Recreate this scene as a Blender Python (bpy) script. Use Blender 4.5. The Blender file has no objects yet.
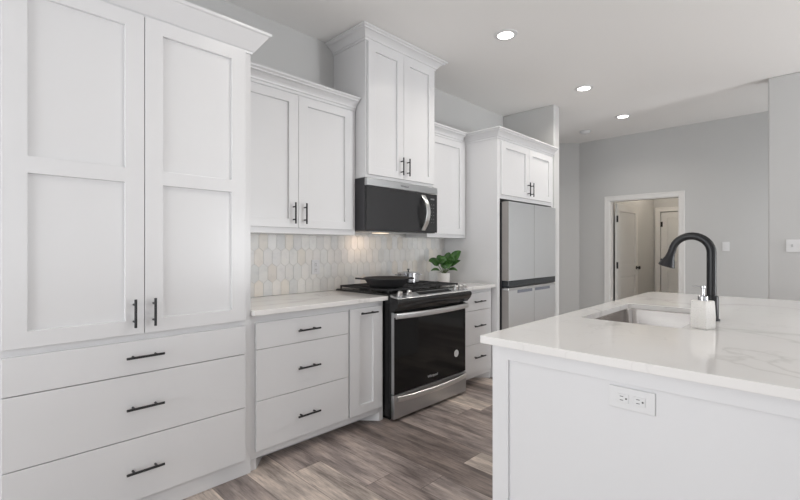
import bpy, bmesh, math, random
from mathutils import Vector, Matrix, noise
random.seed(7)
S = bpy.context.scene
C = S.collection
PI = math.pi

# ------------------------------------------------------------------ camera
cam_d = bpy.data.cameras.new('camera'); cam = bpy.data.objects.new('camera', cam_d); C.objects.link(cam)
cam_d.sensor_width = 36; cam_d.lens = 430 / 800 * 36; cam_d.shift_y = -2.08 / 800
cam_d.clip_start = 0.02; cam_d.clip_end = 100
cam.location = (0, 0, 1.2663); cam.rotation_euler = (PI / 2, 0, 0.7736 - PI / 2)
S.camera = cam
S.view_settings.view_transform = 'Standard'; S.view_settings.look = 'None'
S.view_settings.gamma = 1; S.view_settings.use_curve_mapping = False
S.view_settings.exposure = 0.09

# ------------------------------------------------------------------ world + added area lights
W = bpy.data.worlds.new('world'); S.world = W; W.use_nodes = True
W.node_tree.nodes['Background'].inputs[0].default_value = (0.86, 0.93, 1.0, 1)
W.node_tree.nodes['Background'].inputs[1].default_value = 1.0

def area(name, loc, rot, sx, sy, power, col=(1, 1, 1)):
    d = bpy.data.lights.new(name, 'AREA'); d.shape = 'RECTANGLE'; d.size = sx; d.size_y = sy
    d.energy = power; d.color = col
    o = bpy.data.objects.new(name, d); C.objects.link(o); o.location = loc; o.rotation_euler = rot
    return o
# added area lights at the unseen window openings, standing in for daylight
area('added_daylight_rear', (-3.12, 1.25, 1.1), (0, -PI / 2, 0), 1.6, 2.6, 76, (0.965, 0.983, 1))
area('added_daylight_right', (-0.6, -4.42, 1.1), (PI / 2, 0, 0), 3.2, 1.5, 8, (0.965, 0.983, 1))
area('added_daylight_right_far', (4.75, -4.42, 1.1), (PI / 2, 0, 0), 1.3, 1.5, 72, (0.965, 0.983, 1))
# added upward lights inside the room, filling in the ceiling
area('ceiling_fill_rear', (-2.7, 1.0, 0.6), (0, math.radians(-165), 0), 1.0, 2.6, 12, (0.965, 0.98, 1))
area('ceiling_fill_right', (-0.6, -4.0, 0.6), (math.radians(165), 0, 0), 3.2, 1.0, 8, (0.965, 0.98, 1))
area('ceiling_fill_right_far', (4.75, -4.0, 0.6), (math.radians(168), 0, 0), 1.3, 1.0, 94, (0.965, 0.98, 1))
area('far_wall_fill', (6.35, -1.15, 1.3), (PI / 2 - 0.4, 0, 0), 1.1, 1.6, 22, (0.98, 0.99, 1))  # added light without a window, brightens the far wall

# ------------------------------------------------------------------ materials
def mat(name, col, rough=0.5, metal=0.0, spec=0.5, emit=None, es=0, coat=0):
    m = bpy.data.materials.new(name); m.use_nodes = True
    b = m.node_tree.nodes['Principled BSDF']
    b.inputs['Base Color'].default_value = (*col, 1); b.inputs['Roughness'].default_value = rough
    b.inputs['Metallic'].default_value = metal; b.inputs['Specular IOR Level'].default_value = spec
    if coat: b.inputs['Coat Weight'].default_value = coat; b.inputs['Coat Roughness'].default_value = 0.08
    if emit: b.inputs['Emission Color'].default_value = (*emit, 1); b.inputs['Emission Strength'].default_value = es
    return m
class NT:
    def __init__(s, m): s.t = m.node_tree; s.b = s.t.nodes['Principled BSDF']
    def n(s, typ, **kw):
        o = s.t.nodes.new(typ)
        for k, v in kw.items(): setattr(o, k, v)
        return o
    def l(s, a, b): s.t.links.new(a, b)
    def math(s, op, a, b=None, c=None):
        o = s.n('ShaderNodeMath', operation=op)
        for i, v in enumerate((a, b, c)):
            if v is None: continue
            if isinstance(v, (int, float)): o.inputs[i].default_value = v
            else: s.l(v, o.inputs[i])
        return o.outputs[0]
    def coords(s):
        tc = s.n('ShaderNodeNewGeometry'); return tc.outputs['Position']
    def objc(s): return s.n('ShaderNodeTexCoord').outputs['Object']
    def noise(s, vec, scale, detail=3, rough=0.5, sc=(1, 1, 1), loc=(0, 0, 0)):
        mp = s.n('ShaderNodeMapping'); mp.inputs['Scale'].default_value = sc; mp.inputs['Location'].default_value = loc
        s.l(vec, mp.inputs[0]); o = s.n('ShaderNodeTexNoise'); o.inputs['Scale'].default_value = scale
        o.inputs['Detail'].default_value = detail; o.inputs['Roughness'].default_value = rough
        s.l(mp.outputs[0], o.inputs[0]); return o.outputs[0]
    def ramp(s, fac, stops, interp='LINEAR'):
        r = s.n('ShaderNodeValToRGB'); r.color_ramp.interpolation = interp; e = r.color_ramp.elements
        e[0].position, e[0].color = stops[0][0], (*stops[0][1], 1); e[1].position, e[1].color = stops[-1][0], (*stops[-1][1], 1)
        for p, c in stops[1:-1]:
            q = e.new(p); q.color = (*c, 1)
        s.l(fac, r.inputs[0]); return r.outputs[0]
    def bump(s, h, strength=0.1, dist=0.01):
        b = s.n('ShaderNodeBump'); b.inputs['Strength'].default_value = strength; b.inputs['Distance'].default_value = dist
        s.l(h, b.inputs['Height']); s.l(b.outputs[0], s.b.inputs['Normal'])
    def mix(s, fac, a, b, blend='MIX'):
        o = s.n('ShaderNodeMix', data_type='RGBA', blend_type=blend)
        for i, v in ((0, fac), (6, a), (7, b)):
            if isinstance(v, (int, float)): o.inputs[i].default_value = v
            elif isinstance(v, tuple): o.inputs[i].default_value = (*v, 1)
            else: s.l(v, o.inputs[i])
        return o.outputs[2]

WHITE = mat('white_lacquer', (0.755, 0.755, 0.765), 0.27)
t = NT(WHITE); t.bump(t.noise(t.objc(), 60, 2), 0.02, 0.002)
WALL = mat('grey_wall_paint', (0.60, 0.60, 0.595), 0.85)
t = NT(WALL); t.bump(t.noise(t.objc(), 120, 3), 0.05, 0.003)
CEIL = mat('ceiling_paint', (0.86, 0.85, 0.835), 0.9)
t = NT(CEIL); t.bump(t.noise(t.objc(), 90, 3), 0.05, 0.003)
TRIM = mat('white_trim_paint', (0.8, 0.79, 0.775), 0.4)
DOORM = mat('interior_door_paint', (0.74, 0.735, 0.72), 0.4)
BLACK = mat('matte_black_metal', (0.018, 0.018, 0.02), 0.38, 0.3)
BLACKGLASS = mat('black_glass', (0.004, 0.0045, 0.005), 0.07, 0, 0.3)
MWGLASS = mat('microwave_dark_glass', (0.028, 0.028, 0.03), 0.22, 0, 0.4)
BLACKEN = mat('black_enamel', (0.012, 0.012, 0.013), 0.2)
IRON = mat('cast_iron', (0.02, 0.02, 0.022), 0.55)
t = NT(IRON); t.bump(t.noise(t.objc(), 300, 3), 0.2, 0.001)
STEEL = mat('brushed_steel', (0.52, 0.53, 0.54), 0.28, 1.0)
STEELW = mat('bright_steel', (0.72, 0.72, 0.72), 0.3, 1.0)
t = NT(STEEL)
nz = t.noise(t.objc(), 12, 2, 0.6, (0.3, 1, 12)); t.l(t.math('MULTIPLY_ADD', nz, 0.04, 0.28), t.b.inputs['Roughness'])
FRIDGE = mat('fridge_steel', (0.80, 0.815, 0.83), 0.3, 1.0)
t = NT(FRIDGE)
nz = t.noise(t.objc(), 30, 2, 0.6, (1, 1, 0.03)); t.l(t.math('MULTIPLY_ADD', nz, 0.05, 0.33), t.b.inputs['Roughness'])
FSIDE = mat('fridge_door_side', (0.36, 0.34, 0.33), 0.45)
DGREY = mat('dark_grey_plastic', (0.05, 0.05, 0.055), 0.45)
BAND = mat('fridge_band_glass', (0.02, 0.024, 0.028), 0.08)
CHROME = mat('chrome', (0.55, 0.55, 0.57), 0.22, 1.0)
SINKM = mat('sink_steel', (0.52, 0.49, 0.47), 0.2, 1.0)
PLATE = mat('white_plastic', (0.75, 0.75, 0.755), 0.35)
SLOT = mat('dark_slot', (0.03, 0.03, 0.03), 0.6)
PRINT = mat('pale_print', (0.55, 0.55, 0.56), 0.4)
DPRINT = mat('dim_print', (0.2, 0.2, 0.21), 0.4)
GROUT = mat('pale_grout', (0.68, 0.66, 0.63), 0.8)
LAMP = mat('lamp_diffuser', (1, 1, 1), 0.5, emit=(1, 0.96, 0.9), es=9)
POT = mat('white_ceramic', (0.82, 0.8, 0.78), 0.35)
SOIL = mat('soil', (0.05, 0.035, 0.025), 0.9)

FLOOR = mat('plank_floor', (0.2, 0.17, 0.15), 0.42)
t = NT(FLOOR); P_ = t.coords(); sep = t.n('ShaderNodeSeparateXYZ'); t.l(P_, sep.inputs[0])
PW, PL = 0.19, 1.25
rowf = t.math('DIVIDE', t.math('SUBTRACT', sep.outputs[0], 1.12 - 20 * PW), PW)
row = t.math('FLOOR', rowf)
wn = t.n('ShaderNodeTexWhiteNoise', noise_dimensions='1D'); t.l(row, wn.inputs['W'])
lenf = t.math('ADD', t.math('DIVIDE', sep.outputs[1], PL), t.math('MULTIPLY', wn.outputs['Value'], 7.3))
seg = t.math('FLOOR', lenf)
pid = t.math('ADD', t.math('MULTIPLY', row, 17.17), t.math('MULTIPLY', seg, 3.71))
wn2 = t.n('ShaderNodeTexWhiteNoise', noise_dimensions='1D'); t.l(pid, wn2.inputs['W'])
cmb = t.n('ShaderNodeCombineXYZ'); t.l(t.math('ADD', sep.outputs[0], t.math('MULTIPLY', pid, 0.37)), cmb.inputs[0]); t.l(sep.outputs[1], cmb.inputs[1]); t.l(wn2.outputs['Value'], cmb.inputs[2])
g1 = t.noise(cmb.outputs[0], 3.0, 5, 0.6, (4.0, 0.7, 1)); g2 = t.noise(cmb.outputs[0], 22, 4, 0.65, (5, 0.35, 1))
base = t.ramp(wn2.outputs['Value'], [(0, (0.22, 0.18, 0.163)), (0.3, (0.33, 0.277, 0.255)), (0.55, (0.41, 0.35, 0.325)), (0.8, (0.51, 0.44, 0.395)), (1, (0.59, 0.51, 0.45))])
tone = t.ramp(g1, [(0.3, (0.30, 0.285, 0.285)), (0.48, (0.88, 0.87, 0.87)), (0.7, (1.6, 1.56, 1.5))])
c1 = t.mix(0.85, base, tone, 'MULTIPLY')
c2 = t.mix(0.6, c1, t.ramp(g2, [(0.3, (0.40, 0.39, 0.40)), (0.52, (1, 1, 1)), (0.75, (1.35, 1.33, 1.3))]), 'MULTIPLY')
fx = t.math('FRACT', rowf); fy = t.math('FRACT', lenf)
ex = t.math('MINIMUM', fx, t.math('SUBTRACT', 1.0, fx)); ey = t.math('MULTIPLY', t.math('MINIMUM', fy, t.math('SUBTRACT', 1.0, fy)), PL / PW)
edge = t.math('LESS_THAN', t.math('MINIMUM', ex, ey), 0.009)
t.l(t.mix(t.math('MULTIPLY', edge, 0.55), c2, (0.05, 0.04, 0.035)), t.b.inputs['Base Color'])
t.bump(t.math('SUBTRACT', g2, t.math('MULTIPLY', edge, 0.6)), 0.12, 0.003)

QUARTZ = mat('white_quartz', (0.8, 0.78, 0.76), 0.09)
t = NT(QUARTZ); P_ = t.coords()
warp = t.noise(P_, 1.1, 4, 0.6)
mp = t.n('ShaderNodeMapping'); mp.inputs['Rotation'].default_value = (0, 0, 0.5); t.l(P_, mp.inputs[0])
wv = t.n('ShaderNodeTexNoise'); wv.inputs['Scale'].default_value = 1.15; wv.inputs['Detail'].default_value = 5; wv.inputs['Distortion'].default_value = 0.6; t.l(mp.outputs[0], wv.inputs[0])
vein = t.math('ABSOLUTE', t.math('SUBTRACT', wv.outputs[0], 0.5))
v2 = t.n('ShaderNodeTexNoise'); v2.inputs['Scale'].default_value = 2.7; v2.inputs['Detail'].default_value = 4; v2.inputs['Distortion'].default_value = 0.25; t.l(mp.outputs[0], v2.inputs[0])
vein2 = t.math('ABSOLUTE', t.math('SUBTRACT', v2.outputs[0], 0.47))
f1 = t.ramp(vein, [(0.0, (1, 1, 1)), (0.012, (0.15, 0.15, 0.15)), (0.05, (0, 0, 0))])
f2 = t.ramp(vein2, [(0.0, (0.5, 0.5, 0.5)), (0.008, (0, 0, 0))])
col = t.mix(t.math('MULTIPLY', f1, 0.4), (0.83, 0.815, 0.80), (0.5, 0.48, 0.46))
col = t.mix(t.math('MULTIPLY', t.math('MULTIPLY', f2, warp), 0.55), col, (0.5, 0.48, 0.46))
t.l(col, t.b.inputs['Base Color'])

TILE = mat('marble_picket_tile', (0.7, 0.68, 0.65), 0.3)
t = NT(TILE); at = t.n('ShaderNodeAttribute', attribute_name='tone'); P_ = t.coords()
vn = t.noise(P_, 16, 5, 0.65)
t.l(t.mix(0.6, at.outputs['Color'], t.ramp(vn, [(0.3, (0.84, 0.84, 0.85)), (0.5, (1, 1, 1)), (0.75, (1.04, 1.03, 1.0))]), 'MULTIPLY'), t.b.inputs['Base Color'])

LEAF = mat('glossy_leaf', (0.05, 0.16, 0.03), 0.32)
t = NT(LEAF); t.l(t.ramp(t.noise(t.objc(), 25, 2), [(0.3, (0.02, 0.075, 0.015)), (0.7, (0.065, 0.17, 0.035))]), t.b.inputs['Base Color'])
STEM = mat('green_stem', (0.1, 0.16, 0.04), 0.5)
HAMMER = mat('hammered_white_ceramic', (0.78, 0.76, 0.73), 0.35)
t = NT(HAMMER); vo = t.n('ShaderNodeTexVoronoi'); vo.inputs['Scale'].default_value = 190; t.l(t.objc(), vo.inputs[0])
t.bump(vo.outputs[0], 0.55, 0.004)

# ------------------------------------------------------------------ helpers
ORG = {}
def finish(name, bm, m, parent=None, bevel=0, smooth=False, recalc=True, seg=2):
    if recalc: bmesh.ops.recalc_face_normals(bm, faces=bm.faces)
    if parent is not None:
        o_ = ORG[parent.name]; bmesh.ops.translate(bm, vec=-o_, verts=bm.verts); org = o_
    else: org = Vector((0, 0, 0))
    me = bpy.data.meshes.new(name); bm.to_mesh(me); bm.free()
    for mm in (m if isinstance(m, (list, tuple)) else [m]): me.materials.append(mm)
    if smooth:
        for p in me.polygons: p.use_smooth = True
        try: me.set_sharp_from_angle(angle=math.radians(38))
        except Exception: pass
    o = bpy.data.objects.new(name, me); C.objects.link(o)
    ORG[o.name] = org
    if parent is not None: o.parent = parent
    if bevel:
        b = o.modifiers.new('bevel', 'BEVEL'); b.width = bevel; b.segments = seg; b.limit_method = 'ANGLE'; b.angle_limit = math.radians(40)
    return o
def tag(o, label, cat, group=None):
    o['label'] = label; o['category'] = cat
    if group: o['group'] = group
    return o
def thing(name, label, cat, loc=(0, 0, 0), group=None):
    o = bpy.data.objects.new(name, None); C.objects.link(o); o.location = loc; o.empty_display_size = 0.1
    ORG[o.name] = Vector(loc); return tag(o, label, cat, group)
def struct(o): o['kind'] = 'structure'; return o
def box(bm, x0, x1, y0, y1, z0, z1, mi=0):
    v = [bm.verts.new(p) for p in ((x0, y0, z0), (x1, y0, z0), (x1, y1, z0), (x0, y1, z0), (x0, y0, z1), (x1, y0, z1), (x1, y1, z1), (x0, y1, z1))]
    for f in ((3, 2, 1, 0), (4, 5, 6, 7), (0, 1, 5, 4), (1, 2, 6, 5), (2, 3, 7, 6), (3, 0, 4, 7)):
        bm.faces.new([v[i] for i in f]).material_index = mi
def B(*a):
    bm = bmesh.new(); box(bm, *a); return bm
def boxes(*lst):
    bm = bmesh.new()
    for a in lst: box(bm, *a)
    return bm
def tube(bm, pts, r, n=14, caps=True, mi=0):
    """swept round tube; r scalar or list"""
    pts = [Vector(p) for p in pts]; rs = r if isinstance(r, (list, tuple)) else [r] * len(pts)
    rings = []; up = None
    for i, p in enumerate(pts):
        d = (pts[min(i + 1, len(pts) - 1)] - pts[max(i - 1, 0)]).normalized()
        if up is None:
            a = Vector((0, 0, 1)) if abs(d.z) < 0.9 else Vector((1, 0, 0)); up = (a - d * a.dot(d)).normalized()
        else: up = (up - d * up.dot(d)).normalized()
        s = d.cross(up)
        rings.append([bm.verts.new(p + (up * math.cos(2 * PI * k / n) + s * math.sin(2 * PI * k / n)) * rs[i]) for k in range(n)])
    for a, b in zip(rings, rings[1:]):
        for k in range(n): bm.faces.new((a[k], a[(k + 1) % n], b[(k + 1) % n], b[k])).material_index = mi
    if caps:
        bm.faces.new(rings[0][::-1]).material_index = mi; bm.faces.new(rings[-1]).material_index = mi
def lathe(bm, cx, cy, prof, n=32, mi=0):
    """prof list of (r,z); r=0 ends closed"""
    rings = []
    for r, z in prof:
        if r < 1e-6: rings.append([bm.verts.new((cx, cy, z))])
        else: rings.append([bm.verts.new((cx + r * math.cos(2 * PI * k / n), cy + r * math.sin(2 * PI * k / n), z)) for k in range(n)])
    for a, b in zip(rings, rings[1:]):
        for k in range(n):
            q = [a[k % len(a)], a[(k + 1) % len(a)], b[(k + 1) % len(b)], b[k % len(b)]]
            u = []
            for v in q:
                if v not in u: u.append(v)
            if len(u) > 2: bm.faces.new(u).material_index = mi
def relief(bm, As, Bs, depth, T, P, mi=0):
    """panelled slab: grid of cells each set back by depth(i,j); P maps (a,b,d)->xyz"""
    na, nb = len(As) - 1, len(Bs) - 1
    def q(*pts): bm.faces.new([bm.verts.new(P(*p)) for p in pts]).material_index = mi
    D = lambda i, j: depth(i, j) if 0 <= i < na and 0 <= j < nb else T
    for i in range(na):
        for j in range(nb):
            a0, a1, b0, b1, d = As[i], As[i + 1], Bs[j], Bs[j + 1], D(i, j)
            q((a0, b0, d), (a1, b0, d), (a1, b1, d), (a0, b1, d)); q((a0, b0, T), (a0, b1, T), (a1, b1, T), (a1, b0, T))
    for i in range(na + 1):
        for j in range(nb):
            d0, d1 = D(i - 1, j), D(i, j)
            if abs(d0 - d1) > 1e-6: q((As[i], Bs[j], d0), (As[i], Bs[j + 1], d0), (As[i], Bs[j + 1], d1), (As[i], Bs[j], d1))
    for i in range(na):
        for j in range(nb + 1):
            d0, d1 = D(i, j - 1), D(i, j)
            if abs(d0 - d1) > 1e-6: q((As[i], Bs[j], d0), (As[i + 1], Bs[j], d0), (As[i + 1], Bs[j], d1), (As[i], Bs[j], d1))
    bmesh.ops.remove_doubles(bm, verts=bm.verts, dist=1e-5)
def FY(y): return lambda a, b, d: (a, y + d, b)      # faces -Y
def FX(x): return lambda a, b, d: (x + d, a, b)      # faces -X
def shaker(x0, x1, z0, z1, y, st=0.072, rail=0.067, mids=(), T=0.02, rec=0.015):
    """shaker door facing -Y; mids list of (z0,z1) middle rails"""
    Bs = [z0, z0 + rail]
    for a, b in mids: Bs += [a, b]
    Bs += [z1 - rail, z1]
    bm = bmesh.new(); relief(bm, [x0, x0 + st, x1 - st, x1], Bs, lambda i, j: rec if i == 1 and j % 2 == 1 else 0, T, FY(y)); return bm
def sweep(bm, path, prof):
    """prof [(out,z)] closed loop swept along 2D path; outward = right of travel"""
    n = len(path); rings = []
    for i, (x, y) in enumerate(path):
        ns = []
        for a, b in ((i - 1, i), (i, i + 1)):
            if a < 0 or b >= n: continue
            dx, dy = path[b][0] - path[a][0], path[b][1] - path[a][1]; L = math.hypot(dx, dy); ns.append((dy / L, -dx / L))
        if len(ns) == 2:
            mx, my = ns[0][0] + ns[1][0], ns[0][1] + ns[1][1]; k = 1 / (0.5 * (mx * mx + my * my)); mx, my = mx * k, my * k
        else: mx, my = ns[0]
        rings.append([bm.verts.new((x + mx * o, y + my * o, z)) for o, z in prof])
    m = len(prof)
    for a, b in zip(rings, rings[1:]):
        for k in range(m): bm.faces.new((a[k], a[(k + 1) % m], b[(k + 1) % m], b[k]))
    bm.faces.new(rings[0]); bm.faces.new(rings[-1][::-1])
def crown_prof(z, h, p):
    pts = [(0, 0), (0.09, 0), (0.09, 0.2), (0.2, 0.24), (0.23, 0.34), (0.33, 0.46), (0.47, 0.57), (0.62, 0.66), (0.76, 0.7), (0.8, 0.72), (0.8, 0.79), (0.9, 0.84), (1, 0.88), (1, 1), (0, 1)]
    return [(a * p, z + b * h) for a, b in pts]
def pull_h(parent, xc, z, y, L=0.155, r=0.0058):
    bm = bmesh.new(); off = 0.033
    tube(bm, [(xc - L / 2, y - off, z), (xc + L / 2, y - off, z)], r)
    for s in (-1, 1): tube(bm, [(xc + s * L * 0.3, y - off, z), (xc + s * L * 0.3, y, z)], r * 0.85)
    return finish('handle', bm, BLACK, parent, smooth=True)
def pull_v(parent, x, zc, y, L=0.13, r=0.0058):
    bm = bmesh.new(); off = 0.033
    tube(bm, [(x, y - off, zc - L / 2), (x, y - off, zc + L / 2)], r)
    for s in (-1, 1): tube(bm, [(x, y - off, zc + s * L * 0.3), (x, y, zc + s * L * 0.3)], r * 0.85)
    return finish('handle', bm, BLACK, parent, smooth=True)
BV = 0.0015
def text_mesh(name, body, size, m, parent, loc, rot):
    cu = bpy.data.curves.new(name, 'FONT'); cu.body = body; cu.size = size; cu.extrude = 0.0003; cu.align_x = 'CENTER'; cu.align_y = 'CENTER'
    tmp = bpy.data.objects.new('tmp', cu); C.objects.link(tmp)
    me = bpy.data.meshes.new_from_object(tmp.evaluated_get(bpy.context.evaluated_depsgraph_get()))
    bpy.data.objects.remove(tmp); me.name = name; me.materials.clear(); me.materials.append(m)
    o = bpy.data.objects.new(name, me); C.objects.link(o); o.parent = parent
    o.location = Vector(loc) - ORG[parent.name]; o.rotation_euler = rot; ORG[o.name] = Vector(loc); return o

# ------------------------------------------------------------------ room shell
CZ = 2.95; YW = 2.9; XF = 6.95
struct(finish('floor', B(-3.3, 10.2, -4.6, 3.9, -0.1, 0), FLOOR))
struct(finish('ceiling', B(-3.3, 10.2, -4.6, 3.9, CZ, CZ + 0.1), CEIL))
struct(finish('wall_left', B(-3.3, 4.86, YW, YW + 0.12, 0, CZ), WALL))
struct(finish('wall_return', B(4.862, 5.01, 2.228, YW + 0.12, 0, CZ), WALL, bevel=0.01))
bm = bmesh.new()                                         # angled piece of wall behind the return
pl = [(6.947, 2.76), (6.5, 3.3), (6.58, 3.37), (6.947, 2.93)]
lo = [bm.verts.new((x, y, 0)) for x, y in pl]; hi = [bm.verts.new((x, y, CZ)) for x, y in pl]
bm.faces.new(lo[::-1]); bm.faces.new(hi)
for k in range(4): bm.faces.new((lo[k], lo[(k + 1) % 4], hi[(k + 1) % 4], hi[k]))
struct(finish('wall_angled', bm, WALL))
struct(finish('wall_passage', B(5.01, 6.9, 3.38, 3.5, 0, CZ), WALL))
DY0, DY1, DZ = 1.39, 2.305, 1.985                       # door opening in the far wall
struct(finish('wall_far', boxes((XF, XF + 0.12, DY1, 3.5, 0, CZ), (XF, XF + 0.12, -1.2, DY0, 0, CZ), (XF, XF + 0.12, DY0, DY1, DZ, CZ)), WALL))
struct(finish('wall_right_stub', B(5.6, 5.75, -4.5, 0.368, 0, CZ), WALL, bevel=0.012))
struct(finish('wall_hall_side', B(7.075, 9.7, 2.38, 2.48, 0, CZ), WALL))
struct(finish('wall_hall_right', B(7.075, 9.7, 0.7, 0.8, 0, CZ), WALL))
struct(finish('hall_light_block', B(9.85, 9.95, 0.7, 2.48, 0, CZ), WALL))  # added backing that keeps outside light from leaking round the hall door
HX = 9.7
struct(finish('wall_hall_back', boxes((HX, HX + 0.1, 2.262, 2.48, 0, CZ), (HX, HX + 0.1, 0.7, 1.36, 0, CZ), (HX, HX + 0.1, 1.36, 2.262, 1.98, CZ)), WALL))
# rear and right-hand walls; unseen window openings added behind the camera for light
struct(finish('wall_rear', boxes((-3.3, -3.2, -4.5, -0.15, 0, CZ), (-3.3, -3.2, 2.65, YW, 0, CZ), (-3.3, -3.2, -0.15, 2.65, 0, 0.2), (-3.3, -3.2, -0.15, 2.65, 2.2, CZ)), WALL))
struct(finish('wall_right', boxes((-3.3, -2.2, -4.6, -4.5, 0, CZ), (1.0, 4.1, -4.6, -4.5, 0, CZ), (5.4, 5.75, -4.6, -4.5, 0, CZ),
                                  (-2.2, 1.0, -4.6, -4.5, 0, 0.35), (-2.2, 1.0, -4.6, -4.5, 2.65, CZ), (4.1, 5.4, -4.6, -4.5, 0, 0.35), (4.1, 5.4, -4.6, -4.5, 2.65, CZ)), WALL))
def win_frame(name, horiz, a0, a1, z0, z1, c):
    bm = bmesh.new(); w = 0.06; mid = (a0 + a1) / 2
    for p in ((a0, a0 + w, z0, z1), (a1 - w, a1, z0, z1), (mid - w / 2, mid + w / 2, z0 + w, z1 - w), (a0 + w, a1 - w, z0, z0 + w), (a0 + w, a1 - w, z1 - w, z1)):
        if horiz: box(bm, p[0], p[1], c - 0.03, c + 0.03, p[2], p[3])
        else: box(bm, c - 0.03, c + 0.03, p[0], p[1], p[2], p[3])
    struct(finish(name, bm, TRIM))
win_frame('added_window_1', False, -0.15, 2.65, 0.2, 2.2, -3.25)
win_frame('added_window_2', True, -2.2, 1.0, 0.35, 2.65, -4.55)
win_frame('added_window_3', True, 4.1, 5.4, 0.35, 2.65, -4.55)
# casings
def casing(name, x, y0, y1, z, w=0.075, t=0.018):
    bm = bmesh.new()
    sweep_p = [(0, 0), (0, 0)]
    for (a, b, c, d) in ((y1, y1 + w, 0, z + w), (y0 - w, y0, 0, z + w), (y0, y1, z, z + w)): box(bm, x - t, x, a, b, c, d)
    for (a, b, c, d) in ((y1 + w - 0.02, y1 + w, 0, z + w), (y0 - w, y0 - w + 0.02, 0, z + w), (y0 - w + 0.02, y1 + w - 0.02, z + w - 0.02, z + w)): box(bm, x - t - 0.007, x - t, a, b, c, d)
    return struct(finish(name, bm, TRIM, bevel=0.003))
casing('trim_1', XF, DY0, DY1, DZ, 0.068)
struct(finish('trim_2', boxes((XF - 0.005, XF + 0.125, DY1 - 0.014, DY1, 0, DZ), (XF - 0.005, XF + 0.125, DY0, DY0 + 0.012, 0, DZ), (XF - 0.005, XF + 0.125, DY0 + 0.012, DY1 - 0.014, DZ - 0.012, DZ)), TRIM))
casing('trim_3', HX, 1.36, 2.262, 1.98, 0.085)
struct(finish('baseboard_far', boxes((XF - 0.015, XF, DY1 + 0.1, 2.75, 0, 0.13), (XF - 0.015, XF, -1.2, DY0 - 0.1, 0, 0.13)), TRIM))
struct(finish('baseboard_hall', boxes((7.08, HX - 0.03, 2.365, 2.38, 0, 0.13)), TRIM))
struct(finish('baseboard_right', B(5.585, 5.6, -4.49, 0.355, 0, 0.13), TRIM))
# two-panel doors
def panel_door(name, W_, H, hinge, rot, hinge_side=1, knob=True):
    """door slab in its own frame: x along width from the hinge, faces -y and +y"""
    r = bpy.data.objects.new(name, None); C.objects.link(r); ORG[r.name] = Vector((0, 0, 0)); struct(r)
    bm = bmesh.new(); T = 0.035; st = 0.115
    As = [0, st, st + 0.018, W_ - st - 0.018, W_ - st, W_]; Bs = [0.008, 0.24, 0.258, 0.80, 0.818, 1.0, 1.018, H - 0.138, H - 0.12, H]
    def dep(i, j):
        pan = (j in (1, 2, 3) or j in (5, 6, 7)) and i in (1, 2, 3)
        if not pan: return 0
        return 0.006 if (i == 2 and j in (2, 6)) else 0.014
    relief(bm, As, Bs, dep, T / 2, lambda a, b, d: (a, -T / 2 + d, b))
    relief(bm, As, Bs, dep, T / 2, lambda a, b, d: (a, T / 2 - d, b))
    finish('slab', bm, DOORM, r, bevel=0.002)
    for hz in (0.25, H * 0.5 + 0.02, H - 0.24):
        bm = bmesh.new(); tube(bm, [(-0.006, -T / 2 - 0.004, hz - 0.05), (-0.006, -T / 2 - 0.004, hz + 0.05)], 0.013)
        box(bm, -0.004, 0.03, -T / 2 - 0.003, -T / 2, hz - 0.05, hz + 0.05); finish('hinge', bm, BLACK, r)
    if knob:
        bm = bmesh.new()
        for s in (-1, 1):
            tube(bm, [(W_ - 0.07, s * T / 2, 0.94), (W_ - 0.07, s * (T / 2 + 0.008), 0.94)], 0.028)
            tube(bm, [(W_ - 0.07, s * (T / 2 + 0.008), 0.94), (W_ - 0.07, s * (T / 2 + 0.03), 0.94), (W_ - 0.07, s * (T / 2 + 0.036), 0.94), (W_ - 0.07, s * (T / 2 + 0.055), 0.94), (W_ - 0.07, s * (T / 2 + 0.062), 0.94)], [0.01, 0.011, 0.026, 0.027, 0.012])
        finish('door_knob', bm, BLACK, r, smooth=True)
    r.location = hinge; r.rotation_euler = (0, 0, rot); return r
panel_door('door_1', 0.84, DZ - 0.03, (7.10, 2.258, 0), math.radians(-4.2))
panel_door('door_2', 0.885, 1.973, (HX + 0.03, 2.254, 0), math.radians(-90))

# ------------------------------------------------------------------ tall pantry cabinet
t0 = thing('pantry_cabinet', 'tall white shaker pantry cabinet with two long doors above three wide drawers', 'cabinet', (0.6, 2.6, 0))
finish('body', boxes((0.085, 1.145, 2.294, 2.898, 0.0, 2.40)), WHITE, t0, bevel=BV)
bm = bmesh.new()
pts = [(0, 2.355), (0.006, 2.355), (0.010, 2.366), (0.016, 2.37), (0.07, 2.446), (0.074, 2.452), (0.082, 2.455), (0.085, 2.461), (0.085, 2.47), (0, 2.47)]
sweep(bm, [(0.085, 2.898), (0.085, 2.2935), (1.1455, 2.2935), (1.1455, 2.525)], pts); finish('crown_moulding', bm, WHITE, t0, bevel=0.001)
for i, (a, b) in enumerate(((0.112, 0.6065), (0.6095, 1.1055))):
    d = finish('door', shaker(a, b, 0.865, 2.357, 2.273, 0.078, 0.067, [(1.568, 1.636)]), WHITE, t0, bevel=BV)
    pull_v(d, (0.563, 0.645)[i], 0.965, 2.273, 0.13)
for a, b, hz in ((0.681, 0.833, 0.763), (0.385, 0.677, 0.528), (0.093, 0.381, 0.235)):
    d = finish('drawer', B(0.112, 1.1055, 2.273, 2.293, a, b), WHITE, t0, bevel=BV)
    pull_h(d, 0.606, hz, 2.273, 0.157)

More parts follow.
